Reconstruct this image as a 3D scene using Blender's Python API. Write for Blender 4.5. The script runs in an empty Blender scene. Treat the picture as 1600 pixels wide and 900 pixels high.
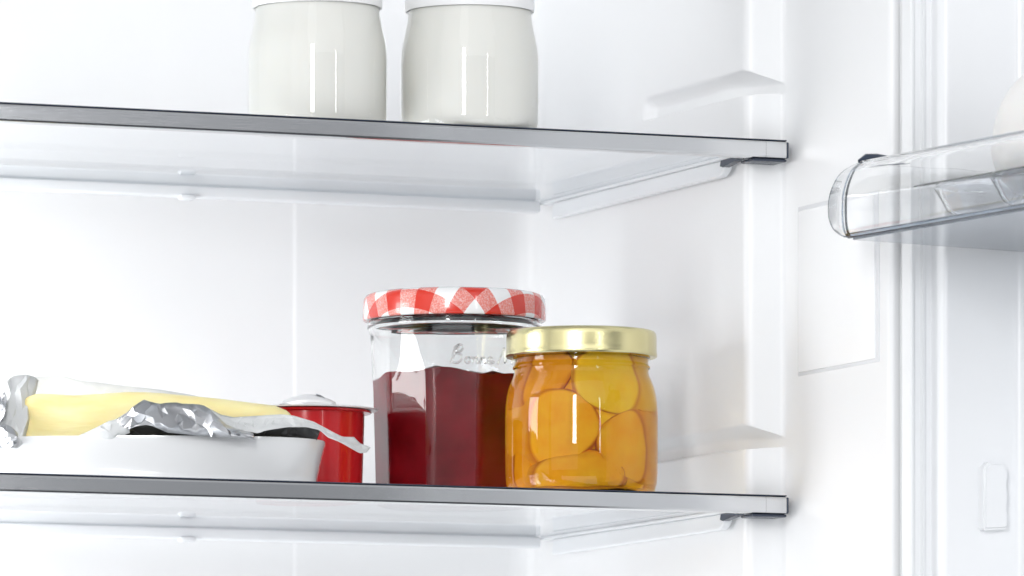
import bpy, bmesh, math, random
from mathutils import Vector, noise
random.seed(7)
S = bpy.context.scene
COL = S.collection
# ---------------------------------------------------------------- camera
F_PX, TH, D0, HZ = 12200.0, math.radians(22.8), 3.642, 1610.0
CT, ST = math.cos(TH), math.sin(TH)
RV = Vector((CT, -ST, 0)); FV = Vector((ST, CT, 0))
XC0 = (1229-800)/F_PX*D0
CAM = Vector((0, 0, 0)) - FV*D0 - RV*XC0; CAM.z = -(HZ-776)/F_PX*D0
cd = bpy.data.cameras.new('camera'); cam = bpy.data.objects.new('camera', cd); COL.objects.link(cam)
cam.location = CAM; cam.rotation_euler = (math.pi/2, 0, -TH)
cd.sensor_width = 36; cd.lens = F_PX/1600*36; cd.shift_y = (HZ-450)/1600
cd.clip_start = .1; cd.clip_end = 60
cd.dof.use_dof = True; cd.dof.focus_distance = 3.62; cd.dof.aperture_fstop = 20
S.camera = cam
# ---------------------------------------------------------------- world and lamps
w = bpy.data.worlds.new('World'); S.world = w; w.use_nodes = True
nt = w.node_tree; nt.nodes.clear()
o_ = nt.nodes.new('ShaderNodeOutputWorld'); b_ = nt.nodes.new('ShaderNodeBackground')
tc = nt.nodes.new('ShaderNodeTexCoord'); sp = nt.nodes.new('ShaderNodeSeparateXYZ'); cr = nt.nodes.new('ShaderNodeValToRGB')
mr = nt.nodes.new('ShaderNodeMapRange'); mr.inputs[1].default_value = -1; mr.inputs[2].default_value = 1
nt.links.new(tc.outputs['Generated'], sp.inputs[0]); nt.links.new(sp.outputs[2], mr.inputs[0]); nt.links.new(mr.outputs[0], cr.inputs[0])
e = cr.color_ramp.elements
e[0].position = .30; e[0].color = (.09, .093, .10, 1); e[1].position = .78; e[1].color = (.50, .51, .53, 1)
m_ = cr.color_ramp.elements.new(.5); m_.color = (.30, .31, .325, 1)
nt.links.new(cr.outputs[0], b_.inputs[0]); b_.inputs[1].default_value = 1.0; nt.links.new(b_.outputs[0], o_.inputs[0])
def area(name, loc, target, sx, sy, power, col=(1, 1, 1)):
    l = bpy.data.lights.new(name, 'AREA'); l.shape = 'RECTANGLE'; l.size = sx; l.size_y = sy; l.energy = power; l.color = col
    ob = bpy.data.objects.new(name, l); COL.objects.link(ob); ob.location = loc
    ob.rotation_euler = (Vector(target)-Vector(loc)).to_track_quat('-Z', 'Y').to_euler(); return ob
area('key_softbox', (-1.9, -1.5, .75), (-.15, .15, .08), 1.9, 1.8, 6.5, (1, .995, .985))
area('fill_softbox', (-.5, -2.8, 1.5), (0, .05, .1), 3.4, 1.7, 15, (.96, .98, 1))
area('low_fill_softbox', (-1.1, -1.9, -1.05), (-.1, .1, .05), 2.4, 1.2, 13.5, (.94, .97, 1))
_p = Vector((-.25, .05, 0)) - FV*1.5 - RV*.14
area('front_strip_softbox', (_p.x, _p.y, .36), (-.25, .05, .36), .15, .50, 6.5)
area('thin_strip_light', (.05, -1.75, .32), (-.2, .05, .08), .04, .5, 1.2)
area('left_interior_light', (-.488, .10, -.02), (0, .10, -.02), .12, .34, 1.2, (1, 1, 1))
vs = S.view_settings; S.display_settings.display_device = 'sRGB'
vs.view_transform = 'Standard'; vs.look = 'None'; vs.exposure = .12; vs.gamma = 1
S.render.engine = 'CYCLES'
cy = S.cycles; cy.use_denoising = True; cy.max_bounces = 20; cy.diffuse_bounces = 6; cy.glossy_bounces = 8
cy.transmission_bounces = 16; cy.transparent_max_bounces = 24; cy.caustics_refractive = True; cy.caustics_reflective = False
cy.sample_clamp_indirect = 12; cy.blur_glossy = .3
# ---------------------------------------------------------------- helpers
def W(px, py=None, X=None, Y=None, Z=None, zc=None):
    """point of the place seen at a spot of the photograph, on a given plane"""
    a = (px-800)/F_PX; d = FV + RV*a + Vector((0, 0, (HZ-(py if py is not None else 800))/F_PX))
    if X is not None: t = (X-CAM.x)/d.x
    elif Y is not None: t = (Y-CAM.y)/d.y
    elif Z is not None: t = (Z-CAM.z)/d.z
    else: t = zc
    return CAM + d*t
def mat(name, col=(.8, .8, .8), rough=.4, metal=0, trans=0, ior=1.45, coat=0, sss=0, spec=.5, sssr=(.01, .004, .002)):
    m = bpy.data.materials.new(name); m.use_nodes = True; n = m.node_tree.nodes['Principled BSDF']
    n.inputs['Base Color'].default_value = (*col, 1); n.inputs['Roughness'].default_value = rough
    n.inputs['Metallic'].default_value = metal; n.inputs['Transmission Weight'].default_value = trans
    n.inputs['IOR'].default_value = ior; n.inputs['Coat Weight'].default_value = coat; n.inputs['Coat Roughness'].default_value = .03
    n.inputs['Subsurface Weight'].default_value = sss; n.inputs['Subsurface Radius'].default_value = sssr; n.inputs['Subsurface Scale'].default_value = 1
    n.inputs['Specular IOR Level'].default_value = spec
    return m
def add_bump(m, scale=200, strength=.1, dist=.0005, detail=4, stretch=(1, 1, 1)):
    t = m.node_tree; n = t.nodes['Principled BSDF']
    c = t.nodes.new('ShaderNodeTexCoord'); mp = t.nodes.new('ShaderNodeMapping'); mp.inputs['Scale'].default_value = stretch
    ns = t.nodes.new('ShaderNodeTexNoise'); ns.inputs['Scale'].default_value = scale; ns.inputs['Detail'].default_value = detail
    b = t.nodes.new('ShaderNodeBump'); b.inputs['Strength'].default_value = strength; b.inputs['Distance'].default_value = dist
    t.links.new(c.outputs['Object'], mp.inputs[0]); t.links.new(mp.outputs[0], ns.inputs['Vector'])
    t.links.new(ns.outputs[0], b.inputs['Height']); t.links.new(b.outputs[0], n.inputs['Normal']); return m
def add_colnoise(m, c1, c2, scale=60, detail=4, lo=.35, hi=.65, stretch=(1, 1, 1)):
    t = m.node_tree; n = t.nodes['Principled BSDF']
    c = t.nodes.new('ShaderNodeTexCoord'); mp = t.nodes.new('ShaderNodeMapping'); mp.inputs['Scale'].default_value = stretch
    ns = t.nodes.new('ShaderNodeTexNoise'); ns.inputs['Scale'].default_value = scale; ns.inputs['Detail'].default_value = detail
    r = t.nodes.new('ShaderNodeValToRGB'); r.color_ramp.elements[0].position = lo; r.color_ramp.elements[1].position = hi
    r.color_ramp.elements[0].color = (*c1, 1); r.color_ramp.elements[1].color = (*c2, 1)
    t.links.new(c.outputs['Object'], mp.inputs[0]); t.links.new(mp.outputs[0], ns.inputs['Vector'])
    t.links.new(ns.outputs[0], r.inputs[0]); t.links.new(r.outputs[0], n.inputs['Base Color']); return r
def thin_glass(name, tint=(.95, .97, .985), ior=1.5, boost=0):
    m = bpy.data.materials.new(name); m.use_nodes = True; t = m.node_tree; t.nodes.clear()
    o = t.nodes.new('ShaderNodeOutputMaterial'); mx = t.nodes.new('ShaderNodeMixShader'); f = t.nodes.new('ShaderNodeFresnel')
    # a sheet is clear from both sides: the Fresnel node turns the index round on back faces, so turn it back
    ge = t.nodes.new('ShaderNodeNewGeometry'); ir = t.nodes.new('ShaderNodeMapRange')
    ir.inputs[3].default_value = ior; ir.inputs[4].default_value = 1/ior
    t.links.new(ge.outputs['Backfacing'], ir.inputs[0]); t.links.new(ir.outputs[0], f.inputs[0])
    tr = t.nodes.new('ShaderNodeBsdfTransparent'); tr.inputs[0].default_value = (*tint, 1)
    gl = t.nodes.new('ShaderNodeBsdfGlossy'); gl.inputs['Roughness'].default_value = .02; gl.inputs[0].default_value = (1, 1, 1, 1)
    t.links.new(f.outputs[0], mx.inputs[0]); t.links.new(tr.outputs[0], mx.inputs[1]); t.links.new(gl.outputs[0], mx.inputs[2]); t.links.new(mx.outputs[0], o.inputs[0])
    return m
def smooth(me, ang=35):
    me.shade_smooth(); me.set_sharp_from_angle(angle=math.radians(ang))
def mk(name, verts, faces, m, parent=None, ang=35, flat=False):
    me = bpy.data.meshes.new(name); me.from_pydata([tuple(v) for v in verts], [], faces); me.validate(); me.update()
    bm = bmesh.new(); bm.from_mesh(me); bmesh.ops.recalc_face_normals(bm, faces=bm.faces); bm.to_mesh(me); bm.free()
    if m: me.materials.append(m)
    if not flat: smooth(me, ang)
    ob = bpy.data.objects.new(name, me); COL.objects.link(ob); ob.parent = parent
    return ob
def box(name, lo, hi, m, parent=None, bev=.0008, seg=2):
    bm = bmesh.new(); bmesh.ops.create_cube(bm, size=1)
    for v in bm.verts:
        for i in range(3): v.co[i] = (lo[i]+hi[i])/2 + v.co[i]*(hi[i]-lo[i])
    if bev: bmesh.ops.bevel(bm, geom=bm.edges[:], offset=bev, segments=seg, profile=.5, affect='EDGES')
    me = bpy.data.meshes.new(name); bm.to_mesh(me); bm.free(); me.materials.append(m); smooth(me, 40)
    ob = bpy.data.objects.new(name, me); COL.objects.link(ob); ob.parent = parent; return ob
def lathe(name, prof, m, parent=None, n=96, closed=False, facets=None, ang=30, rot=0):
    """prof: list of (r, z).  facets: fn(angle, r, z) -> r"""
    vs_, fs = [], []
    for (r, z) in prof:
        for k in range(n):
            a = 2*math.pi*k/n + rot; rr = facets(a, r, z) if facets else r
            vs_.append((rr*math.cos(a), rr*math.sin(a), z))
    rows = len(prof)
    for i in range(rows if closed else rows-1):
        j = (i+1) % rows
        for k in range(n):
            l = (k+1) % n; fs.append((i*n+k, i*n+l, j*n+l, j*n+k))
    if not closed:
        if prof[0][0] > 1e-6: fs.append(tuple(range(n)))
        if prof[-1][0] > 1e-6: fs.append(tuple((rows-1)*n+k for k in range(n)))
    ob = mk(name, vs_, fs, m, parent, ang)
    if min(p[0] for p in prof) < 1e-6:
        bm = bmesh.new(); bm.from_mesh(ob.data); bmesh.ops.remove_doubles(bm, verts=bm.verts, dist=1e-7)
        bmesh.ops.recalc_face_normals(bm, faces=bm.faces); bm.to_mesh(ob.data); bm.free(); smooth(ob.data, ang)
    return ob
def tube(name, pts, r, m, parent=None, n=8, radii=None):
    vs_, fs = [], []; pts = [Vector(p) for p in pts]
    up = Vector((0, 0, 1))
    for i, p in enumerate(pts):
        d = (pts[min(i+1, len(pts)-1)]-pts[max(i-1, 0)]).normalized()
        a = d.cross(up); a = a.normalized() if a.length > .05 else d.cross(Vector((1, 0, 0))).normalized(); b = a.cross(d).normalized()
        rr = radii[i] if radii else r
        for k in range(n):
            t = 2*math.pi*k/n; vs_.append(p + a*math.cos(t)*rr + b*math.sin(t)*rr)
    for i in range(len(pts)-1):
        for k in range(n):
            l = (k+1) % n; fs.append((i*n+k, i*n+l, (i+1)*n+l, (i+1)*n+k))
    fs.append(tuple(range(n))); fs.append(tuple((len(pts)-1)*n+k for k in range(n)))
    return mk(name, vs_, fs, m, parent, 50)
def grid(name, rows, m, parent=None, ang=35, thick=0, flat=False):
    nr, nc = len(rows), len(rows[0]); vs_ = [p for r in rows for p in r]
    fs = [(i*nc+j, i*nc+j+1, (i+1)*nc+j+1, (i+1)*nc+j) for i in range(nr-1) for j in range(nc-1)]
    ob = mk(name, vs_, fs, m, parent, ang, flat)
    if thick:
        md = ob.modifiers.new('thickness', 'SOLIDIFY'); md.thickness = thick; md.offset = 0
    return ob
def thing(name, label, cat, loc=(0, 0, 0), rz=0, group=None):
    o = bpy.data.objects.new(name, None); o.empty_display_size = .01; COL.objects.link(o)
    o.location = loc; o.rotation_euler = (0, 0, rz); o['label'] = label; o['category'] = cat
    if group: o['group'] = group
    return o
def copy_tree(o, parent=None):
    c = o.copy(); COL.objects.link(c); c.parent = parent
    for ch in list(o.children): copy_tree(ch, c)
    return c
def smoothstep(a, b, x):
    t = min(1, max(0, (x-a)/(b-a))); return t*t*(3-2*t)
def catmull(pts, n):
    out = []
    for i in range(len(pts)-1):
        p0, p1, p2, p3 = pts[max(i-1, 0)], pts[i], pts[i+1], pts[min(i+2, len(pts)-1)]
        for k in range(n):
            t = k/n
            out.append(tuple(.5*((2*b)+(-a+c)*t+(2*a-5*b+4*c-d)*t*t+(-a+3*b-3*c+d)*t**3) for a, b, c, d in zip(p0, p1, p2, p3)))
    out.append(tuple(pts[-1])); return out
def interp(pl, t):
    for i in range(len(pl)-1):
        if pl[i][0] <= t <= pl[i+1][0]:
            k = (t-pl[i][0])/(pl[i+1][0]-pl[i][0]+1e-9); return tuple(a+(b-a)*k for a, b in zip(pl[i], pl[i+1]))
    return pl[0] if t < pl[0][0] else pl[-1]
# ---------------------------------------------------------------- materials
LINER = add_bump(mat('white_liner_plastic', (.865, .869, .874), .32, spec=.45), 9, .06, .002, 2)
DOORM = add_bump(mat('white_door_plastic', (.86, .868, .88), .28, spec=.5), 9, .05, .002, 2)
WPLAST = mat('white_shelf_plastic', (.82, .84, .86), .35)
GASK = mat('grey_gasket_rubber', (.83, .84, .85), .5)
STICK = mat('white_plate_plastic', (.93, .935, .94), .25)
OUTER = mat('outer_white_enamel', (.8, .8, .8), .4)
SHELFG = thin_glass('shelf_glass', (.965, .978, .99))
ALU = add_bump(mat('brushed_aluminium', (.64, .65, .665), .13, 1), 60, .06, .0002, 3, (1, 60, 60))
DARKP = mat('dark_blue_grey_plastic', (.035, .045, .07), .25)
CLEAR = mat('clear_plastic', (.995, .998, 1), .0, trans=1, ior=1.45)
EDGEC = mat('clear_plastic_edge', (.50, .58, .68), .02, trans=1, ior=1.5)
RIMD = mat('clear_rim_painted_refraction', (.03, .045, .08), .05, trans=.15, ior=1.5)  # clear plastic, the dark refraction of the rim put into its colour
GLASS = mat('jar_glass', (.985, .992, .99), .0, trans=1, ior=1.5)
# ---------------------------------------------------------------- the refrigerator
XI, XF = -.0137, .0055          # inner side wall, wider front part of the side wall
fr = thing('refrigerator', 'white refrigerator interior with smooth plastic liner and its door swung open', 'refrigerator', (0, 0, 0))
XL, YB, ZB, ZT = -.50, .270, -.30, .56
# back wall
pts = []
seam = W(460, 500, Y=YB).x
def back_y(x):
    return YB - .0005*smoothstep(seam-.0012, seam+.0012, x)
xs = [XL+.012] + [XL+.012 + (seam-.01-XL-.012)*k/12 for k in range(1, 12)] + [seam-.01, seam-.004, seam-.002, seam-.0012, seam-.0006, seam, seam+.0006, seam+.0012, seam+.002, seam+.004] + [seam+.01+(XI-.014-seam-.01)*k/6 for k in range(7)]
grid('back_wall', [[(x, back_y(x), z) for x in xs] for z in (ZB, -.1, .1, .3, ZT)], LINER, fr)
# right side wall, swept along its plan with the shelf grooves pressed into it
R_ = .014
plan = [(XI-R_+R_*math.sin(a), YB-.0005-R_+R_*math.cos(a)) for a in [math.pi/2*k/8 for k in range(9)]]
y_ = plan[-1][1]
plan += [(XI, y_ + (.020-y_)*k/120) for k in range(1, 121)]
def arc(cx, cy, r, a0, a1, n): return [(cx+r*math.cos(a0+(a1-a0)*k/n), cy+r*math.sin(a0+(a1-a0)*k/n)) for k in range(1, n+1)]
plan += arc(XI+.005, .020, .005, math.pi, 1.5*math.pi, 8)
plan += [(XI+.005+(XF-.003-XI-.005)*k/4, .015) for k in range(1, 4)]
plan += arc(XF-.003, .012, .003, .5*math.pi, 0, 6)
YF = W(1392, 300, X=XF).y
plan += [(XF, .012+(YF+.004-.012)*k/10) for k in range(1, 11)]
plan += arc(XF+.003, YF+.004, .003, math.pi, 1.5*math.pi, 6)
plan += [(XF+.0045, YF+.001), (XF+.0047, YF+.0016), (XF+.0055, YF+.0016), (XF+.0063, YF-.0005), (XF+.010, YF-.001), (XF+.02, YF-.001), (.062, YF-.001)]
def groove(y, z):
    m = 0
    for k in (-1, 0, 1, 2):
        z0 = .0236+.1657*k; z1 = z0+.0110
        top = 1-smoothstep(z1-.0062, z1+.0005, z); bot = smoothstep(z0-.0008, z0+.0008, z)
        m = max(m, top*bot)
    yb = .134
    return m*(1-smoothstep(yb-.006, yb+.003, y))
zs = []
z = -.30
while z < ZT:
    zs.append(z)
    near = any(.0225+.1657*k-.004 < z < .0225+.1657*k+.0165 for k in (-1, 0, 1, 2))
    z += .0005 if near else .004
zs.append(ZT)
rows = []
for z in zs:
    row = []
    for (x, y) in plan:
        g = groove(y, z)
        xx = x
        if y > .0095 and g > 0 and x < XF-.0003: xx = max(x, XI + (.0050+.0140*(1-smoothstep(.012, .055, y)))*g)
        row.append((xx, y, z))
    rows.append(row)
grid('side_wall', rows, LINER, fr, 50)
# left wall, floor and ceiling of the compartment and the outer shell
lp = [(XL, YF)] + [(XL, YB-R_)] + arc(XL+R_, YB-R_, R_, math.pi, .5*math.pi, 8)
grid('side_wall', [[(x, y, z) for x, y in lp] for z in (ZB, ZT)], LINER, fr, 50)
box('floor_panel', (XL-.01, YF, ZB-.01), (XF+.01, YB+.01, ZB), LINER, fr)
box('ceiling_panel', (XL-.01, YF, ZT), (XF+.01, YB+.01, ZT+.01), LINER, fr)
box('outer_panel', (.062, YF, ZB-.05), (.066, YB+.06, ZT+.05), OUTER, fr)
box('outer_panel', (XL-.066, YF, ZB-.05), (XL-.06, YB+.06, ZT+.05), OUTER, fr)
box('outer_panel', (XL-.06, YB+.05, ZB-.05), (.062, YB+.06, ZT+.05), OUTER, fr)
# raised blank plate on the front part of the side wall
a_ = W(1249, 583, X=XF); b_p = W(1369, 558, X=XF); zt = W(1249, 330, X=XF).z
plate = box('blank_plate', (XF-.0012, b_p.y, a_.z), (XF+.002, a_.y, zt), STICK, fr, .0009)
box('plate_border', (XF-.0004, b_p.y-.004, a_.z-.0014), (XF+.0012, a_.y+.001, zt+.002), mat('grey_white_frame_plastic', (.74, .75, .77), .4), fr, .0003)
# ---- door, opened square to the front
door = thing('door', '', ''); del door['label']; del door['category']; door.parent = fr
DA = math.radians(6.0)                       # the door stands a little past square
PV = W(1449, 300, Y=YF-.006); PV.z = 0       # its hinge-side inner corner
door.location = PV; door.rotation_euler = (0, 0, DA)
def Wd(px, py=None, X=None, Y=None):
    """the same as W, in the frame of the opened door"""
    a = (px-800)/F_PX; d = FV + RV*a + Vector((0, 0, (HZ-(py if py is not None else 800))/F_PX)); c = CAM-PV
    rt = lambda q: Vector((q.x*math.cos(DA)+q.y*math.sin(DA), -q.x*math.sin(DA)+q.y*math.cos(DA), q.z))
    d, c = rt(d), rt(c)
    t = (X-c.x)/d.x if X is not None else (Y-c.y)/d.y
    return c+d*t
XN = 0; YR = Wd(1476, 300, X=XN).y; XP = Wd(1591, 300, Y=YR).x
dp = [(XN+.02, 0), (XN+.003, -.0005)] + arc(XN+.003, -.0035, .003, .5*math.pi, math.pi, 6) + [(XN, YR+.004)] + arc(XN+.003, YR+.003, .003, math.pi, 1.5*math.pi, 8)
dp += [(XN+.003+(XP-.006-XN-.003)*k/5, YR-.0006*k) for k in range(1, 6)] + [(XP-.006+.006*math.sin(a), YR-.003-.006*(1-math.cos(a))) for a in [math.pi/2*k/6 for k in range(1, 7)]]
yv = dp[-1][1]
dp += [(XP, yv-.05), (XP, yv-.2), (XP, -.50)]
grid('inner_panel', [[(x, y, z) for x, y in dp] for z in (ZB, -.1, .1, .3, ZT)], DOORM, door, 50)
box('outer_shell', (XP+.02, -.54, ZB-.04), (XP+.06, -.002, ZT+.04), OUTER, door, .003)
box('far_ridge', (XN, -.535, ZB), (XP+.02, -.50, ZT), DOORM, door, .003)
gp = [(.0008, -.0036), (-.0010, -.0034), (-.0034, -.0026), (-.0038, -.0040), (-.0048, -.0040), (-.0052, -.0022), (-.0086, -.0016), (-.0090, -.0030), (-.0100, -.0030), (-.0106, -.0022), (-.0108, .0046)]
grid('gasket', [[(x, y, z) for x, y in gp] for z in (ZB, ZT)], GASK, door, 30)
# boss for a door bin on the ridge face
def boss(zc_):
    x0 = Wd(1526, 780, Y=YR).x; x1 = Wd(1564, 780, Y=YR).x; h = .0155; v = []
    n = 40; out = []
    for k in range(n+1):
        t = k/n; zz = zc_-h+2*h*t
        out.append((x1 - .0004*math.cos(t*6*math.pi)-.0008*(t > .85)*(t-.85)*30*.3, zz))
    left = [(x0+.0006, zc_+h-.002), (x0, zc_+h-.005), (x0, zc_-h+.001)]
    loop = [(x0+.001, zc_-h)] + [(x, zz) for x, zz in out[1:-2]] + [(x1-.003, zc_+h), (x0+.003, zc_+h)] + left
    bm = bmesh.new(); f = bm.faces.new([bm.verts.new((x, YR-.001, zz)) for x, zz in loop])
    r = bmesh.ops.extrude_face_region(bm, geom=[f]); vv = [g for g in r['geom'] if isinstance(g, bmesh.types.BMVert)]
    bmesh.ops.translate(bm, verts=vv, vec=(0, -.0055, 0)); top = [g for g in r['geom'] if isinstance(g, bmesh.types.BMFace)]
    bmesh.ops.bevel(bm, geom=[ed for t_ in top for ed in t_.edges], offset=.0012, segments=3, affect='EDGES')
    bmesh.ops.recalc_face_normals(bm, faces=bm.faces)
    me = bpy.data.meshes.new('bin_holder'); bm.to_mesh(me); bm.free(); me.materials.append(DOORM); smooth(me, 40)
    o = bpy.data.objects.new('bin_holder', me); COL.objects.link(o); o.parent = door
zb = Wd(1545, 777, Y=YR).z
boss(zb); boss(zb+.1657*2.2)
# ---------------------------------------------------------------- glass shelves
YG, XGR = .245, XI-.0012
def shelf(z0, label):
    t = thing('glass_shelf', label, 'glass shelf', (0, 0, z0), 0, 'glass shelves with metal front trims')
    box('glass_pane', (XL+.003, .004, -.0052), (XGR, YG, -.0012), SHELFG, t, .0003, 1)
    # front trim: a rounded bar
    ys = [(.0075, 0), (.0012, 0), (.0004, -.0003), (0, -.0011), (0, -.0069), (.0004, -.0077), (.0012, -.008), (.0075, -.008)]
    rows = [[(x, y, z) for y, z in ys] for x in (XL+.003, -.0105)]
    v = [p for r in rows for p in r]; n = len(ys)
    fs = [(i, (i+1) % n, n+(i+1) % n, n+i) for i in range(n)] + [tuple(range(n)), tuple(range(n, 2*n))]
    mk('front_trim', v, fs, ALU, t, 25)
    rows = [[(x, y, z) for y, z in ys] for x in (-.0104, 0.0)]
    v = [p for r in rows for p in r]
    ec = mk('end_cap', v, fs, ALU, t, 25)
    box('cap_edge', (.0001, .0002, -.0079), (.0014, .0095, -.0003), DARKP, t, .0005)
    box('trim_seal', (XL+.003, .0006, .0001), (.0005, .0078, .0007), DARKP, t, .0002, 1)
    box('clip', (-.0165, .0015, -.0096), (.0010, .016, -.0081), DARKP, t, .0008)
    box('side_flange', (XGR-.0065, .012, -.0068), (XGR-.0002, YG-.001, -.0053), WPLAST, t, .0004)
    # side rail with a slanted front end
    x0, x1 = XGR-.0055, XGR-.0009
    prof = [(.025, -.0069), (.230, -.0069), (.232, -.0146), (.0320, -.0142), (.0285, -.0128), (.0260, -.0105)]
    v = [(x0, y, z) for y, z in prof]+[(x1, y, z) for y, z in prof]; n = len(prof)
    fs = [(i, (i+1) % n, n+(i+1) % n, n+i) for i in range(n)]+[tuple(range(n)), tuple(range(n, 2*n))]
    r = mk('side_rail', v, fs, WPLAST, t); b = r.modifiers.new('bevel', 'BEVEL'); b.width = .0009; b.segments = 3
    v = [(x0-.0004, y, z) for y, z in [(.008, -.0069), (.0285, -.0069), (.0295, -.0095), (.0265, -.0103), (.010, -.0084)]]+[(x0+.003, y, z) for y, z in [(.008, -.0069), (.0285, -.0069), (.0295, -.0095), (.0265, -.0103), (.010, -.0084)]]
    fs = [(i, (i+1) % 5, 5+(i+1) % 5, 5+i) for i in range(5)]+[(0, 1, 2, 3, 4), (5, 6, 7, 8, 9)]
    mk('rail_clip', v, fs, DARKP, t)
    box('back_strip', (XL+.003, YG-.006, -.0110), (XGR-.008, YG+.002, -.0053), WPLAST, t, .0012, 3)
    box('back_lip', (XL+.003, YG-.0004, -.0051), (XGR-.008, YG+.004, .0045), WPLAST, t, .0012, 3)
    bx = W(292, 310, Y=YG-.006).x
    box('added_glint_tab', (bx-.004, YG-.0085, -.0125), (bx+.004, YG-.003, -.0100), WPLAST, t, .0009)  # made-up tab, added to imitate a bright lamp reflection on the shelf
    return t
shelf(0, 'lower glass shelf carrying the butter dish, red cup and the two preserve jars')
shelf(.1657, 'upper glass shelf carrying the two white yogurt jars')
GT = -.0012    # top of the glass below the trim top
# ---------------------------------------------------------------- yogurt jars
YOG = add_colnoise
YOGM = mat('creamy_yogurt', (.775, .772, .732), .5, sss=.2, sssr=(.006, .005, .004))
YGL = thin_glass('thin_jar_glass', (.99, .99, .985), 1.5)
YLID = mat('white_plastic_lid', (.88, .88, .88), .3)
def yog(px, label, zc=3.602):
    c = W(px, 200, zc=zc); t = thing('yogurt_jar', label, 'jar', (c.x, c.y, .1657+GT), 0, 'white yogurt jars on the upper shelf')
    p = [(0, .0008), (.026, .0008), (.0295, .0020), (.0308, .005), (.0311, .012), (.0312, .030), (.0311, .036), (.0306, .0415), (.0294, .0475), (.0284, .0530), (.0279, .0575)]
    p = [(rr*1.045, z) for rr, z in p]
    pp = catmull(p[1:], 5)
    lathe('yogurt', [(0, .0010)]+[(r-.0009, z+.0003) for r, z in pp]+[(.0, .0578)], YOGM, t, 96)
    outer = [(0, 0)]+[(.027, 0)]+pp[3:]+[(.0288, .0585), (.0288, .064)]
    lathe('glass_body', outer, YGL, t, 96)
    lathe('lid', [(0, .0590), (.0288, .0590), (.0291, .0579), (.0297, .0577), (.0300, .0583), (.0300, .0638), (.0301, .071), (.0296, .0725), (0, .0728)], YLID, t, 96)
    return t
yog(496, 'white yogurt jar on the upper shelf, the one further left above the red cup')
yog(734, 'white yogurt jar on the upper shelf, the one further right above the gingham lid', 3.615)
# ---------------------------------------------------------------- butter dish, butter and wrapper
ZD = 3.602
UC = W(222, 700, zc=ZD)
BR = -TH
PORC = mat('white_porcelain', (.74, .745, .75), .12, coat=.6)
dish = thing('butter_dish', 'shallow white porcelain dish with flared side holding the unwrapped butter', 'dish', (UC.x, UC.y, GT), BR)
def sup(a, b, t, n=3.0):
    c, s = math.cos(t), math.sin(t); return (a*math.copysign(abs(c)**(2/n), c), b*math.copysign(abs(s)**(2/n), s))
prof = [(.0, .0035, 0), (.60, .0035, 0), (.80, .0005, 0), (.93, 0, 0), (.945, .0010, 0), (.955, .006, 0), (.985, .017, 0), (1.0, .0212, 0), (.999, .0222, 0), (.985, .0222, 0), (.972, .021, 0), (.955, .016, 0), (.925, .0075, 0), (.85, .006, 0), (0.0, .006, 0)]
n = 160; v, f = [], []
for (k, z, _) in prof:
    for i in range(n):
        x, y = sup(.0846*k, .043*k, 2*math.pi*i/n, 2.7)
        v.append((x, y, z*1.055))
for r in range(len(prof)-1):
    for i in range(n): f.append((r*n+i, r*n+(i+1) % n, (r+1)*n+(i+1) % n, (r+1)*n+i))
ob = mk('dish_body', v, f, PORC, dish, 55)
bm = bmesh.new(); bm.from_mesh(ob.data); bmesh.ops.remove_doubles(bm, verts=bm.verts, dist=1e-6); bm.to_mesh(ob.data); bm.free()
# local frame of the butter: u along the picture, v away from the camera
def bl(px, py, v):
    """local point (u, v, z) of the butter frame"""
    zc = ZD+v; p = W(px, py, zc=zc)
    return ((px-800)/F_PX*zc-(222-800)/F_PX*ZD, v, p.z-GT)
BUT = mat('pale_yellow_butter', (.86, .76, .36), .42, sss=.35, sssr=(.008, .006, .002))
add_colnoise(BUT, (.84, .71, .31), (.90, .82, .46), 45, 3, .3, .7, (1, 1, 3)); add_bump(BUT, 70, .45, .0018, 5, (.35, 1, 2.5))
butter = thing('butter_block', 'pale yellow butter block with rounded edges lying half unwrapped in the white dish', 'butter', (UC.x, UC.y, GT+.0062), BR)
BTOP = [(20, 618), (35, 612), (60, 611), (110, 614), (200, 610), (240, 611), (300, 617), (380, 625), (440, 631), (460, 636)]
bm = bmesh.new(); bmesh.ops.create_cube(bm, size=1)
bmesh.ops.subdivide_edges(bm, edges=bm.edges[:], cuts=14, use_grid_fill=True)
x0, x1 = bl(27, 640, -.03)[0], bl(458, 640, -.03)[0]
for q in bm.verts:
    x, y, z = q.co*2
    # rounded box
    rx = x; ry = y; rz = z
    ln = Vector((max(0, abs(x)-.82), max(0, abs(y)-.7), max(0, abs(z)-.62)))
    sc = Vector((.18, .3, .38)); l2 = math.sqrt(sum((ln[i]/sc[i])**2 for i in range(3)))
    if l2 > 1:
        for i in range(3):
            c0 = 1-sc[i]
            if abs((x, y, z)[i]) > c0:
                val = c0 + ln[i]/l2
                if i == 0: rx = math.copysign(val, x)
                elif i == 1: ry = math.copysign(val, y)
                else: rz = math.copysign(val, z)
    u = (x0+x1)/2+rx*(x1-x0)/2
    ppx = 800+(u+(222-800)/F_PX*ZD)*F_PX/(ZD-.03)
    top = bl(0, interp(BTOP, ppx)[1], -.03)[2]-.0062
    zz = (rz+1)/2*top
    nz = noise.noise(Vector((u*30, y*1.5, rz*1.2)))*.0011
    q.co = Vector((u, ry*(.027+nz)-.001, max(0, zz+nz*.8*(rz > 0))))
me = bpy.data.meshes.new('butter_block'); bm.to_mesh(me); bm.free(); me.materials.append(BUT); me.shade_smooth()
bo = bpy.data.objects.new('butter_body', me); COL.objects.link(bo); bo.parent = butter
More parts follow.
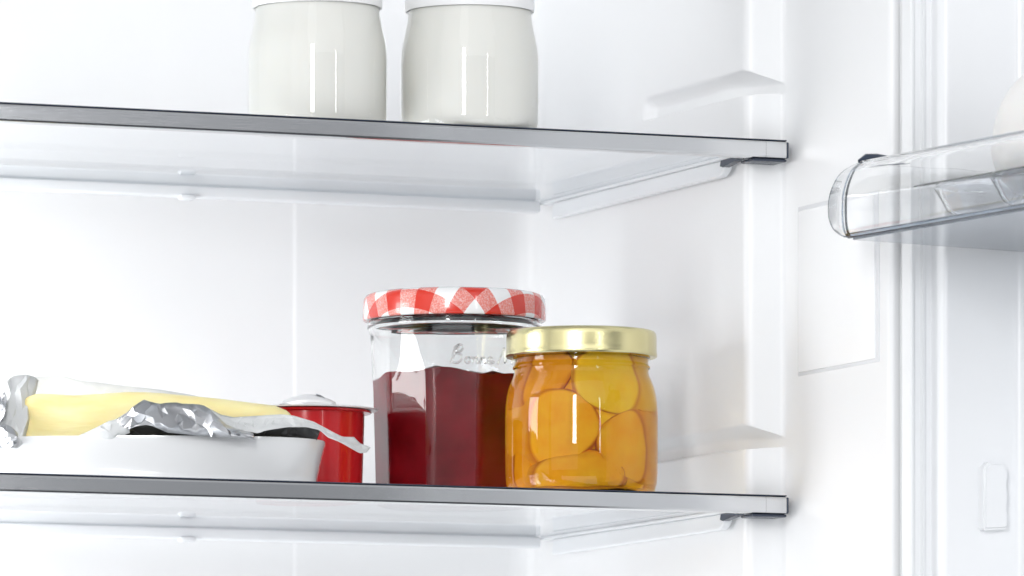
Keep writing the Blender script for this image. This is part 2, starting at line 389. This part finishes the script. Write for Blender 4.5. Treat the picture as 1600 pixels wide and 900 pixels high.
# wrapper
FOIL = add_bump(mat('crumpled_foil', (.46, .465, .48), .34, 1), 300, .12, .0005, 3)
PAPER = add_bump(mat('white_greaseproof_paper', (.64, .65, .65), .5), 110, .45, .0012, 4)
wrap = thing('butter_wrapper', 'crumpled silver and white butter wrapper folded open around the butter', 'wrapper', (UC.x, UC.y, GT), BR)
def ribbon(name, top, bot, m, cols=60, rws=10, amp=.002, freq=120, bow=0, seed=0, thick=.00025, ang=18, crease=0):
    """top and bottom: lists of (px, py, v); a crumpled strip between them"""
    x0, x1 = top[0][0], top[-1][0]; b0, b1 = bot[0][0], bot[-1][0]; rows = []
    for r in range(rws+1):
        s = r/rws; row = []
        for c in range(cols+1):
            t = c/cols; a = interp(top, x0+(x1-x0)*t); b = interp(bot, b0+(b1-b0)*t)
            px, py, vv = (a[i]*(1-s)+b[i]*s for i in range(3))
            p = Vector(bl(px, py, vv - bow*math.sin(math.pi*s)))
            q = Vector((p.x*freq, p.z*freq*1.3, seed*3.1))
            q = q*.55 + Vector((p.z*freq*.5, 0, 0)); d = abs(noise.noise(q*.9))*2.6 + abs(noise.noise(q*2.3+Vector((5, 1, 2))))*.8
            edge = min(1, 4*min(s, 1-s)+.25)
            p.y -= amp*(d-.9)*edge; p.z += amp*.25*noise.noise(q*1.7)*edge; row.append(p)
        rows.append(row)
    if crease:
        rd = random.Random(seed)
        for i in range(1, rws):
            for j in range(1, cols):
                p = rows[i][j]; p.x += rd.uniform(-.45, .45)*(rows[i][j+1].x-p.x); p.z += rd.uniform(-.4, .4)*(rows[i+1][j].z-p.z); p.y += rd.uniform(-crease, crease)
        vs_ = [p for r_ in rows for p in r_]; nc = cols+1; fs = []
        for i in range(rws):
            for j in range(cols):
                a_, b_, c_, d_ = i*nc+j, i*nc+j+1, (i+1)*nc+j+1, (i+1)*nc+j
                fs += [(a_, b_, c_), (a_, c_, d_)] if rd.random() < .5 else [(a_, b_, d_), (b_, c_, d_)]
        ob = mk(name, vs_, fs, m, wrap, ang)
        md = ob.modifiers.new('thickness', 'SOLIDIFY'); md.thickness = thick; md.offset = 0
        return ob
    return grid(name, rows, m, wrap, ang, thick)
# silver crumple standing before the butter
top = [(182, 655, -.040), (193, 650, -.041), (200, 643, -.042), (210, 634, -.042), (220, 627, -.041), (224, 624, -.040), (236, 628, -.041), (250, 631, -.043), (262, 629, -.044), (275, 628.5, -.043), (286, 631, -.042), (300, 631, -.042), (314, 632, -.042), (323, 635, -.043), (333, 645, -.043), (344, 655, -.044), (352, 663, -.044), (372, 671, -.043), (396, 677, -.043)]
bot = [(186, 668, -.036), (200, 673, -.044), (206, 667, -.045), (222, 664, -.045), (232, 663, -.046), (244, 668, -.047), (262, 676, -.047), (290, 679, -.047), (312, 681, -.047), (330, 683, -.047), (352, 684, -.046), (374, 684, -.046), (398, 686, -.045)]
ribbon('silver_fold', top, bot, FOIL, 25, 5, .0048, 60, .003, 1, ang=24, crease=.0006)
# foil face under the fold, its shade and dark reflection painted as colour
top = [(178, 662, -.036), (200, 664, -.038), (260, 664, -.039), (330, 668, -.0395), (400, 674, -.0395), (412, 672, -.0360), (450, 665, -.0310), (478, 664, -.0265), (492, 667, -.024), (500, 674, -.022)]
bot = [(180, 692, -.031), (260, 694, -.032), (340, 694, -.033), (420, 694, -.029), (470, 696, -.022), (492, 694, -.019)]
ribbon('foil_underside', top, bot, add_bump(mat('foil_painted_shade', (.045, .045, .045), .4, spec=.4), 220, .3, .0006, 3), 44, 5, .0016, 90, 0, 4, ang=20, crease=.0006)
# white inner face of the wrapper sweeping out to the right
top = [(318, 634, -.036), (330, 640, -.034), (345, 648, -.033), (365, 652, -.033), (400, 650, -.034), (440, 647, -.034), (458, 649, -.034), (490, 659, -.033), (518, 674, -.030), (535, 683, -.026), (555, 683, -.022), (560, 692, -.020), (579, 699, -.018)]
bot = [(322, 636, -.043), (333, 646, -.0435), (345, 657, -.044), (352, 663, -.0445), (372, 672, -.044), (404, 677, -.044), (413, 673, -.045), (450, 667, -.040), (480, 667, -.037), (500, 672, -.036), (512, 683, -.036), (530, 690, -.039), (548, 700, -.034), (562, 708, -.028), (573, 707, -.022)]
ribbon('paper_flap', top, bot, PAPER, 50, 5, .0015, 80, -.0015, 7, ang=22, crease=.0003)
# small white curl left of the silver fold
top = [(120, 682, -.040), (138, 674, -.041), (155, 666, -.041), (170, 658, -.041), (180, 656, -.040), (196, 646, -.040)]
bot = [(118, 690, -.040), (138, 690, -.041), (158, 690, -.042), (172, 690, -.042), (186, 684, -.042), (203, 676, -.043)]
ribbon('paper_curl', top, bot, PAPER, 12, 4, .0016, 100, .002, 9, ang=24, crease=.0003)
# folded end of the wrapper on the left
top = [(3, 618, -.024), (10, 594, -.020), (22, 587, -.016), (40, 585, -.012), (56, 589, -.008), (60, 594, -.004)]
bot = [(-8, 700, -.036), (6, 700, -.040), (20, 700, -.041), (30, 700, -.041), (34, 694, -.038), (38, 690, -.036)]
ribbon('folded_end', top, bot, PAPER, 9, 8, .0026, 70, .003, 12, ang=24, crease=.0004)
top = [(-40, 640, -.020), (-20, 622, -.026), (0, 622, -.030), (8, 611, -.030), (11, 628, -.036)]
bot = [(-46, 700, -.030), (-20, 668, -.034), (0, 662, -.037), (4, 655, -.038), (7, 650, -.039)]
ribbon('foil_end', top, bot, FOIL, 12, 9, .002, 100, .002, 15, ang=14, crease=.0008)
top = [(-30, 668, -.036), (-8, 664, -.040), (8, 663, -.043), (20, 668, -.045), (28, 678, -.046)]
bot = [(-30, 700, -.036), (-8, 700, -.040), (6, 700, -.043), (20, 700, -.045), (27, 694, -.045)]
ribbon('foil_curl', top, bot, FOIL, 12, 6, .0016, 110, .003, 18, ang=14, crease=.0006)
# wrapper standing up behind the butter
top = [(44, 592, .028), (62, 588, .029), (85, 587, .030), (105, 589, .030), (125, 595, .030), (150, 597, .030), (180, 601, .030), (215, 605, .030), (250, 609, .030), (300, 617, .029), (360, 632, .029), (440, 650, .029)]
bot = [(44, 660, .027), (150, 665, .027), (260, 665, .027), (440, 668, .027)]
ribbon('paper_back', top, bot, PAPER, 26, 5, .0018, 60, 0, 21, ang=24, crease=.0003)
# ---------------------------------------------------------------- red portion cup
REDC = mat('glossy_red_plastic', (.50, .008, .012), .2, coat=.25, spec=.4)
CLID = mat('white_foil_lid', (.80, .80, .81), .3, metal=.3)
cc = W(482, 700, zc=3.668)
cup = thing('portion_cup', 'small glossy red cup with white foil lid and pull tab behind the dish', 'cup', (cc.x, cc.y, GT), 0)
lathe('cup_body', [(0, .0006), (.0235, .0006), (.0246, 0), (.0250, .001), (.0254, .010), (.0262, .036), (.0263, .0415), (.0280, .0420), (.0294, .0419), (.0297, .0424), (.0294, .0430), (.0260, .0430), (.0250, .0400), (.0243, .002), (0, .002)], REDC, cup, 96)
lathe('foil_lid', [(0, .0436), (.025, .0434), (.0324, .0432), (.0326, .0437), (.0322, .0439), (.0262, .0440), (.0238, .0446), (.020, .0452), (0, .0453)], CLID, cup, 96)
rows = []
for i in range(13):
    s = i/12; row = []
    for j in range(9):
        t = j/8-.5
        u = -.013+.026*s; vv = -.013 + t*.014*(1-.35*s)
        z = .0450+.0048*math.sin(s*math.pi*.97)**.7*max(0, 1-(2*t)**2)**.5 + .0002*math.sin(j*2.1+i)
        p = RV*u+FV*vv; row.append((p.x, p.y, z))
    rows.append(row)
grid('lid_fold', rows, CLID, cup, 60, .0002)
rows = []
for i in range(7):
    s = i/6; row = []
    for j in range(4):
        p = RV*(.010-.006*s)+FV*(-.014+(j/3-.5)*.004); row.append((p.x, p.y, .0457+.0040*s+.001*math.sin(s*3)))
    rows.append(row)
grid('pull_tab', rows, mat('grey_foil_tab', (.35, .36, .40), .3, metal=.8), cup, 60, .0003)
# ---------------------------------------------------------------- jam jar
zj = 3.700; jc = W(710, 700, zc=zj)
jam = thing('jam_jar', 'tall facetted glass jar of dark red jam with a red and white gingham lid', 'jar', (jc.x, jc.y, GT), -TH)
def fac(a, r, z, k0=.0, k1=.062):
    """ten flat facets, seen edge at the middle left"""
    if z > k1: w_ = max(0, 1-(z-k1)/.012)
    else: w_ = 1
    if w_ <= 0 or r < .02: return r
    A = math.radians(36); off = math.radians(-90+18.5)
    d = ((a-off) % A)-A/2
    flat = r*math.cos(A/2)/math.cos(d)*1.012
    rf = min(flat, r)
    return r + (rf-r)*w_
def facjam(a, r, z): return fac(a, r, z)
outer = [(0, .0015), (.026, .0015), (.030, .0004), (.0345, .0), (.0362, .0008), (.0370, .003), (.0373, .008), (.0378, .030), (.0385, .055), (.0390, .066), (.0394, .076), (.0399, .0815), (.0407, .0833), (.0413, .0845), (.0413, .0862), (.0408, .0874), (.0398, .0880), (.0396, .0895), (.0402, .0903), (.0402, .0912), (.0394, .0920), (.0390, .0970), (.0382, .0985)]
inner = [(.0372, .0985), (.0377, .0960), (.0383, .0905), (.0388, .0890), (.0399, .0872), (.0401, .0852), (.0392, .0835), (.0386, .0805), (.0382, .076), (.0377, .060), (.0368, .030), (.0358, .008), (.0335, .0045), (0, .004)]
def dens(p, n=3):
    out = []
    for i in range(len(p)-1):
        for k in range(n): out.append(tuple(a+(b-a)*k/n for a, b in zip(p[i], p[i+1])))
    out.append(p[-1]); return out
lathe('glass_body', outer+inner, GLASS, jam, 240, facets=fac, ang=32)
JAMM = mat('dark_red_jam', (.16, .004, .010), .16, coat=.0, spec=.25, sss=.0)
add_colnoise(JAMM, (.155, .002, .005), (.34, .010, .018), 42, 5, .35, .72)
# jam fills the jar; uneven top
n = 180; v, f = [], []
prof = [(0, .0038), (.0336, .0043), (.0360, .008), (.0370, .030), (.0374, .045), (.0377, .0585), (.0378, .0618)]
for (r, z) in prof:
    for k in range(n):
        a = 2*math.pi*k/n; rr = min(fac(a, r*1.0, z)+.0003 if r > .02 else r, 1)
        zz = z
        if z > .061: zz = z + .0012*math.sin(a*3+1)+.0009*math.sin(a*7+.5)
        v.append((rr*math.cos(a), rr*math.sin(a), zz))
top_rings = [.93, .8, .6, .4, .2, .02]
for kk in top_rings:
    for k in range(n):
        a = 2*math.pi*k/n; r = .0375*kk; x, y = r*math.cos(a), r*math.sin(a)
        zz = .0621 + .0012*math.sin(a*3+1)*kk+.0009*math.sin(a*7+.5)*kk - (.0018 if kk > .9 else .001) + .0040*noise.noise(Vector((x*55, y*55, 0)))+.0004*noise.noise(Vector((x*260, y*260, 3)))+.002*(1-kk)
        v.append((x, y, zz))
R = len(prof)+len(top_rings)
for i in range(R-1):
    for k in range(n): f.append((i*n+k, i*n+(k+1) % n, (i+1)*n+(k+1) % n, (i+1)*n+k))
f.append(tuple((R-1)*n+k for k in range(n)))
mk('jam_filling', v, f, JAMM, jam, 14)
# gingham lid
LIDM = mat('gingham_lid', (.8, .1, .05), .22, coat=.5)
t = LIDM.node_tree; pn = t.nodes['Principled BSDF']
uvn = t.nodes.new('ShaderNodeUVMap'); uvn.uv_map = 'print'; mp = t.nodes.new('ShaderNodeMapping'); mp.inputs['Rotation'].default_value = (0, 0, math.radians(33)); mp.inputs['Scale'].default_value = (1/.0180,)*3
mp.inputs['Location'].default_value = (.12, .30, 0)
sx = t.nodes.new('ShaderNodeSeparateXYZ'); t.links.new(uvn.outputs[0], mp.inputs[0]); t.links.new(mp.outputs[0], sx.inputs[0])
def stripe(out):
    fr_ = t.nodes.new('ShaderNodeMath'); fr_.operation = 'FRACT'; g = t.nodes.new('ShaderNodeMath'); g.operation = 'GREATER_THAN'; g.inputs[1].default_value = .5
    t.links.new(out, fr_.inputs[0]); t.links.new(fr_.outputs[0], g.inputs[0]); return g
s1, s2 = stripe(sx.outputs[0]), stripe(sx.outputs[1])
ad = t.nodes.new('ShaderNodeMath'); ad.operation = 'ADD'; t.links.new(s1.outputs[0], ad.inputs[0]); t.links.new(s2.outputs[0], ad.inputs[1])
ns = t.nodes.new('ShaderNodeTexNoise'); ns.inputs['Scale'].default_value = 1400; ns.inputs['Detail'].default_value = 2
nr = t.nodes.new('ShaderNodeMapRange'); nr.inputs[1].default_value = .35; nr.inputs[2].default_value = .65; nr.inputs[3].default_value = -.16; nr.inputs[4].default_value = .16
tcn = t.nodes.new('ShaderNodeTexCoord'); t.links.new(tcn.outputs['Object'], ns.inputs['Vector']); t.links.new(ns.outputs[0], nr.inputs[0])
dv = t.nodes.new('ShaderNodeMath'); dv.operation = 'MULTIPLY'; dv.inputs[1].default_value = .5; t.links.new(ad.outputs[0], dv.inputs[0])
# weave noise only on the half-tone squares
hx = t.nodes.new('ShaderNodeMath'); hx.operation = 'COMPARE'; hx.inputs[1].default_value = .5; hx.inputs[2].default_value = .1; t.links.new(dv.outputs[0], hx.inputs[0])
hm = t.nodes.new('ShaderNodeMath'); hm.operation = 'MULTIPLY'; t.links.new(hx.outputs[0], hm.inputs[0]); t.links.new(nr.outputs[0], hm.inputs[1])
sm = t.nodes.new('ShaderNodeMath'); sm.operation = 'ADD'; t.links.new(dv.outputs[0], sm.inputs[0]); t.links.new(hm.outputs[0], sm.inputs[1])
rp = t.nodes.new('ShaderNodeValToRGB'); el = rp.color_ramp.elements
el[0].position = 0; el[0].color = (.86, .86, .86, 1); el[1].position = 1; el[1].color = (.66, .035, .018, 1)
q_ = el.new(.5); q_.color = (.78, .26, .22, 1)
t.links.new(sm.outputs[0], rp.inputs[0]); t.links.new(rp.outputs[0], pn.inputs['Base Color'])
lp_ = [(.0395, .0895), (.0412, .0885), (.0424, .0880), (.0431, .0884), (.0433, .0892), (.0432, .0925), (.0431, .0965), (.0428, .0985), (.0418, .1000), (.0400, .1008), (.0385, .1006), (.036, .1000), (.02, .1000), (0, .1000)]
lp_ = [(r+.0001, z) for r, z in lp_]
lp_[-1] = (0, .1000)
lid = lathe('gingham_lid', lp_+[(0, .0996), (.0395, .0996), (.0423, .0975), (.0425, .0895)], LIDM, jam, 180, ang=60, closed=False)
lathe('lid_lining', [(0, .0994), (.0398, .0992), (.0418, .0975), (.0421, .0888), (.0415, .0887), (.0413, .0960), (.0395, .0984), (.0375, .0987), (0, .0988)], mat('white_lid_lining', (.90, .90, .90), .3), jam, 120)
me = lid.data; uvl = me.uv_layers.new(name='print')
for lo in me.loops:
    co = me.vertices[lo.vertex_index].co; r = math.hypot(co.x, co.y)
    s = min(r, .041) + (max(0, .1008-co.z) if r > .040 else 0)
    k = s/r if r > 1e-6 else 0
    uvl.data[lo.index].uv = (co.x*k, co.y*k)
# raised cursive lettering on the glass
def letter_strokes():
    B = [[(0, 0), (.35, 1.1), (.8, 2.1), (1.0, 2.6), (.75, 2.5), (.3, 1.6), (.05, .5), (-.1, -.1)],
         [(.35, 2.2), (1.0, 2.75), (1.55, 2.45), (1.25, 1.8), (.6, 1.5), (1.25, 1.25), (1.35, .6), (.8, 0), (.15, .1)]]
    o = [[(.55, .85), (.15, .75), (0, .35), (.25, 0), (.6, .2), (.65, .6), (.5, .85), (.95, .75)]]
    n_ = [[(0, .8), (.15, .75), (.05, 0), (.2, .6), (.5, .85), (.6, .6), (.55, .1), (.75, .05), (.95, .3)]]
    e_ = [[(.05, .35), (.5, .5), (.55, .8), (.25, .85), (.05, .4), (.3, .02), (.85, .25)]]
    M = [[(0, 0), (.4, 1.2), (.8, 2.4), (.85, 1.2), (.9, .2), (1.3, 1.4), (1.75, 2.5), (1.8, 1.1), (1.8, .1), (2.1, .3)]]
    a_s = [[(.6, .75), (.25, .85), (0, .4), (.2, 0), (.55, .3), (.65, .8), (.6, .1), (.85, .1)]]
    m_s = [[(0, .8), (.1, .75), (.05, 0), (.2, .6), (.4, .85), (.45, .1), (.6, .65), (.8, .85), (.9, .1), (1.2, .3)]]
    out = []; x = 0
    for g, adv in ((B, 1.75), (o, .95), (n_, .95), (n_, .95), (e_, 1.3), (M, 2.2), (a_s, .9), (m_s, 1.2), (a_s, .9), (n_, .9)):
        for s in g: out.append([(x+p[0], p[1]) for p in s])
        x += adv
    return out
cell = .0037; u0 = (706-710)/F_PX*zj; zl = W(700, 567, zc=zj-.039).z-GT
bmv, bmf = [], []
for st in letter_strokes():
    c2 = catmull(st, 5); pts3 = []
    for (x, y) in c2:
        u = u0+x*cell; r = .03935; a = -math.pi/2 + math.asin(max(-.99, min(.99, u/r))); zz = zl+y*cell*.85
        pts3.append(Vector((r*math.cos(a), r*math.sin(a), zz)))
    base = len(bmv)
    for i, p in enumerate(pts3):
        d = (pts3[min(i+1, len(pts3)-1)]-pts3[max(i-1, 0)]).normalized(); nrm = Vector((p.x, p.y, 0)).normalized(); b = d.cross(nrm).normalized()
        w2 = .00042
        for k in range(6):
            tt = 2*math.pi*k/6; bmv.append(p + b*math.cos(tt)*w2 + nrm*math.sin(tt)*w2)
    for i in range(len(pts3)-1):
        for k in range(6):
            l = (k+1) % 6; bmf.append((base+i*6+k, base+i*6+l, base+(i+1)*6+l, base+(i+1)*6+k))
mk('raised_lettering', bmv, bmf, GLASS, jam, 60)
# ---------------------------------------------------------------- peach jar
zo = 3.643; oc = W(908.5, 700, zc=zo)
pj = thing('peach_jar', 'squat round glass jar of orange peach halves in syrup with a gold lid', 'jar', (oc.x, oc.y, GT), -TH)
def jz(py): return W(908, py, zc=zo).z-GT
def jr(px): return abs(px-908.5)/F_PX*zo
o_pr = [(0, .0018), (.022, .0018), (.027, .0006), (.0298, .0), (.0322, .0010), (.0342, .0034), (.0352, .0072), (.0356, .0120), (.0357, .025), (.0357, .038), (.0355, .0430), (.0350, .0475), (.0341, .0515), (.0329, .0548), (.0318, .0572), (.0313, .0588), (.0314, .0602), (.0321, .0608), (.0322, .0616), (.0315, .0622), (.0312, .0634), (.0314, .0650), (.0321, .0656), (.0321, .0664), (.0314, .0670), (.0312, .072), (.0308, .0745), (.0300, .075)]
i_pr = [(.0290, .0742), (.0292, .070), (.0293, .060), (.0302, .0570), (.0317, .0535), (.0331, .0500), (.0340, .0460), (.0343, .0410), (.0344, .012), (.0337, .0070), (.0315, .0036), (.026, .0028), (0, .0038)]
lathe('glass_body', o_pr+[(0, .0752)], mat('heavy_jar_glass', (.995, .997, .99), 0, trans=1, ior=1.43), pj, 144, ang=40)
SYR = bpy.data.materials.new('orange_syrup'); SYR.use_nodes = True; SYR.node_tree.nodes.clear()
_o = SYR.node_tree.nodes.new('ShaderNodeOutputMaterial'); _t = SYR.node_tree.nodes.new('ShaderNodeBsdfTransparent'); _t.inputs[0].default_value = (1, .93, .70, 1)
SYR.node_tree.links.new(_t.outputs[0], _o.inputs[0])
sy = [(0, .0036)]+[(r+.0002, z-.0002) for r, z in reversed(i_pr[1:-1])]+[(.0, .0702)]
sy[-2] = (.0290, .0700)
lathe('syrup', sy, SYR, pj, 144, ang=40)
def rin(z):
    pr = sorted([(zz, rr) for rr, zz in i_pr if rr > .02], key=lambda q: q[0])
    if z <= pr[0][0]: return pr[0][1]-.002
    for a, b in zip(pr, pr[1:]):
        if a[0] <= z <= b[0]: return a[1]+(b[1]-a[1])*(z-a[0])/(b[0]-a[0]+1e-9)
    return pr[-1][1]
def peachmat(name, c1, c2, edge):
    m = mat(name, c1, .45, spec=.05); r = add_colnoise(m, c1, c2, 110, 8, .25, .78)
    t = m.node_tree; n = t.nodes['Principled BSDF']
    at = t.nodes.new('ShaderNodeAttribute'); at.attribute_name = 'rim'
    mx = t.nodes.new('ShaderNodeMix'); mx.data_type = 'RGBA'; mx.inputs['B'].default_value = (*edge, 1)
    t.links.new(at.outputs['Fac'], mx.inputs['Factor']); t.links.new(r.outputs[0], mx.inputs['A']); t.links.new(mx.outputs['Result'], n.inputs['Base Color'])
    add_bump(m, 500, .25, .0006, 4); return m
PM = [peachmat('ripe_peach_flesh', (.97, .42, .012), (1.0, .58, .035), (.60, .14, .01)),
      peachmat('yellow_peach_flesh', (1.0, .60, .02), (1.0, .74, .06), (.65, .20, .015)),
      peachmat('deep_orange_peach_flesh', (.82, .32, .01), (.92, .44, .02), (.48, .10, .01))]
def peach(px, py, rx, rz, depth, thickv, rot, mi, wob=0, seed=0, lay=6, skin=1):
    """half peach with its dome against the glass; px, py centre in view, radii in px"""
    s = zo/F_PX; cu = (px-908.5)*s; cz = jz(py); a_, b_ = rx*s, rz*s
    n1, n2 = 48, 22; v, f, rim = [], [], []
    for i in range(n2+1):
        ph = math.pi*i/n2
        for k in range(n1):
            t = 2*math.pi*k/n1; wv = 1+wob*math.sin(3*t+seed)+wob*.6*math.sin(5*t+seed*2)
            x = math.sin(ph)*math.cos(t)*a_*wv; z = math.sin(ph)*math.sin(t)*b_*wv; y = -math.copysign(abs(math.cos(ph))**.28, math.cos(ph))*thickv*(1 if ph < math.pi/2 else .35)
            xr = x*math.cos(rot)-z*math.sin(rot); zr = x*math.sin(rot)+z*math.cos(rot)
            X_, Y_, Z_ = cu+xr, depth+y, cz+zr
            nz = noise.noise(Vector((X_, Y_, Z_))*160+Vector((seed, 0, 0)))*.0007
            Y_ += nz*1.2
            Z_ = min(.0685, max(.0046, Z_))
            rr = math.hypot(X_, Y_); rm = rin(Z_)-.0004-lay*.00055
            if rr > rm: X_ *= rm/rr; Y_ *= rm/rr
            v.append((X_, Y_, Z_)); e_r = math.sin(ph)
            rim.append(skin*(smoothstep(.93, .97, e_r)*(1-.8*smoothstep(.975, .997, e_r)) if ph < math.pi/2 else .15))
    for i in range(n2):
        for k in range(n1): f.append((i*n1+k, i*n1+(k+1) % n1, (i+1)*n1+(k+1) % n1, (i+1)*n1+k))
    ob = mk('peach_half', v, f, PM[mi], pj, 60)
    at = ob.data.attributes.new('rim', 'FLOAT', 'POINT')
    for i, x in enumerate(rim): at.data[i].value = x
    return ob
# front row (depth is the local -y side, towards the camera)
peach(972, 598, 84, 58, -.0100, .030, .05, 1, .03, 1, 1)
peach(866, 676, 72, 62, -.0100, .030, .25, 0, .02, 2, 2)
peach(1002, 704, 78, 56, -.0100, .028, -.25, 0, .03, 3, 0)
peach(900, 752, 80, 42, -.0100, .026, .08, 0, .04, 4, 0)
peach(838, 592, 66, 50, -.0100, .022, .6, 2, .04, 5, 4)
peach(925, 656, 56, 52, -.0120, .018, .5, 1, .03, 6, 3)
peach(1010, 765, 40, 26, -.0100, .020, .1, 0, .03, 7, 1)
peach(812, 740, 46, 48, -.0030, .020, 1.2, 2, .03, 8, 4)
peach(812, 640, 40, 50, -.0030, .020, .2, 0, .03, 9, 5, 0)
peach(1012, 648, 40, 50, -.0030, .020, .3, 0, .03, 10, 5, 0)
# the pieces packed behind fill the middle of the jar
for i, (px, py, rx, rz) in enumerate(((908, 590, 108, 40), (912, 640, 112, 52), (905, 700, 112, 56), (908, 745, 108, 40))):
    peach(px, py, rx, rz, .0, .026, .04*(-1)**i, 1, .02, px, 6, 0)
# gold lid
GOLD = mat('pale_gold_lid', (.68, .62, .34), .27, 1, coat=.3)
gl_ = [(.0322, .0676), (.0340, .0664), (.0348, .0660), (.0353, .0664), (.0354, .0672), (.0352, .0680), (.0351, .0700), (.0351, .0748), (.0349, .0768), (.0342, .0779), (.0330, .0783), (.0318, .0781), (.0300, .0775), (.018, .0775), (0, .0775)]
lathe('gold_lid', gl_+[(0, .0768), (.0325, .0768), (.0342, .0760), (.0342, .0672)], GOLD, pj, 144, ang=50)
# ---------------------------------------------------------------- door bin
YE = YR - .003
bn = thing('door_bin', 'clear plastic door shelf with a curved front hooked on the open door', 'door shelf', PV, DA)
fp = [(1344, 257), (1336, 263), (1330, 270), (1324, 283), (1320, 296), (1317.5, 309), (1317, 322), (1317, 336), (1318, 352), (1320, 361), (1324, 369)]
ext = [.0, .009, .0135, .016, .0172, .0178, .0178, .017, .013, .008, .001]
P3 = [Wd(px, py, Y=YE) for px, py in fp]
LEN = .40
ycols = [0, .02, .05, .1, .2, .3, .4]
rows = []
for p, ex in zip(P3, ext):
    row = [(p.x+ex*.12, YE+ex*.82, p.z)] + [(p.x, YE-yy, p.z) for yy in ycols]
    rows.append(row)
rows2 = catmull([tuple(c for q in r for c in q) for r in rows], 3)
rows = [[(r[i], r[i+1], r[i+2]) for i in range(0, len(r), 3)] for r in rows2]
grid('front_panel', rows, CLEAR, bn, 60, .0022)
top = P3[0]; bt = P3[-1]
XB = XP-.002
zslope = .0008
loop = [(r[1][0]+.0015, r[1][2]) for r in rows] + [(XB, bt.z-zslope), (XB, top.z+.002)]
v = [(x, YE-.001, z) for x, z in loop]+[(x, YE-.0032, z) for x, z in loop]; n = len(loop)
f = [(i, (i+1) % n, n+(i+1) % n, n+i) for i in range(n)]+[tuple(range(n)), tuple(range(n, 2*n))]
mk('end_wall', v, f, CLEAR, bn, 30)
v = [(bt.x+.0008, YE-.0036, bt.z+.0002), (XB, YE-.0036, bt.z-zslope), (XB, YE-LEN, bt.z-zslope), (bt.x+.0008, YE-LEN, bt.z+.0002)]
v += [(x, y, z-.0022) for x, y, z in v]
mk('bottom_plate', v, [(0, 1, 2, 3), (4, 5, 6, 7), (0, 1, 5, 4), (1, 2, 6, 5), (2, 3, 7, 6), (3, 0, 4, 7)], mat('bluish_clear_plastic', (.74, .79, .86), .12, trans=1, ior=1.4), bn)
box('back_wall', (XB-.0005, YE-LEN, bt.z-zslope), (XB+.0015, YE-.004, top.z+.012), CLEAR, bn, .0004)
tube('bottom_edge', [(bt.x+.0006, YE-.0005-LEN*k/10, bt.z+.0003) for k in range(11)], .0015, EDGEC, bn, 10)
tube('top_rim', [(top.x+.0004, YE-.0005-LEN*k/10, top.z+.0006) for k in range(11)], .0011, CLEAR, bn, 10)
ed = [(r[0][0], r[0][1], r[0][2]) for r in rows]
tube('curved_edge', ed, .0006, EDGEC, bn, 8)
ed = [(r[1][0]-.0004, r[1][1]-.001, r[1][2]) for r in rows]
tube('curved_edge', ed, .0007, EDGEC, bn, 8)
tube('end_rim', [(top.x+.0006, YE+.001, top.z+.0010), (top.x+.004, YE+.001, top.z+.0030), (top.x+.009, YE+.001, top.z+.0036), (top.x+.018, YE+.001, top.z+.0034), (top.x+.027, YE, top.z+.0032)], .0014, RIMD, bn, 10, radii=[.0016, .0022, .0019, .0013, .0005])
# ribs under the bottom plate
# egg tray and egg
tray = thing('egg_tray', 'clear plastic egg tray with scalloped cups lying in the door shelf', 'egg tray', (PV.x, PV.y, bt.z+.0012), DA)
TRAYM = mat('frosted_clear_plastic', (.95, .965, .985), .04, trans=1, ior=1.35)
def cup_at(x, y):
    prof = [(.0, .004), (.010, .004), (.015, .008), (.019, .016), (.0208, .019), (.0215, .0193)]
    o = lathe('egg_cup', [(r, z) for r, z in prof], TRAYM, tray, 20, facets=lambda a, r, z: r*(1+.10*math.cos(a*5)), ang=50)
    bm = bmesh.new(); bm.from_mesh(o.data)
    big = [fc for fc in bm.faces if len(fc.verts) > 8]
    bmesh.ops.delete(bm, geom=big, context='FACES_ONLY'); bm.to_mesh(o.data); bm.free()
    md = o.modifiers.new('thickness', 'SOLIDIFY'); md.thickness = .001
    o.location = (x, y, 0); return o
XE = (bt.x+XB)/2+.002
eggp = Wd(1631, 208, X=XE)
for k in range(-2, 3):
    cup_at(XE, eggp.y+.047*k-.0) if YE-LEN+.02 < eggp.y+.047*k < YE-.028 else None
EGGM = add_bump(mat('white_eggshell', (.84, .83, .81), .4, sss=.1), 900, .08, .0003, 2)
box('tray_plate', (XE-.030, YE-LEN+.02, .0188), (XE+.030, YE-.030, .0198), TRAYM, tray, .0003)
egg = thing('egg', 'white egg standing upright in the clear tray of the door shelf', 'egg', (PV.x+XE*math.cos(DA)-eggp.y*math.sin(DA), PV.y+XE*math.sin(DA)+eggp.y*math.cos(DA), eggp.z-.029), DA)
pr = []
for k in range(33):
    a = math.pi*k/32; z = -math.cos(a); r = math.sin(a)*(1-.13*z-.0*z*z); pr.append((max(0, r)*.0225 if 0 < k < 32 else 0, (z+1)*.0290))
lathe('egg_shell', pr, EGGM, egg, 64, ang=80)
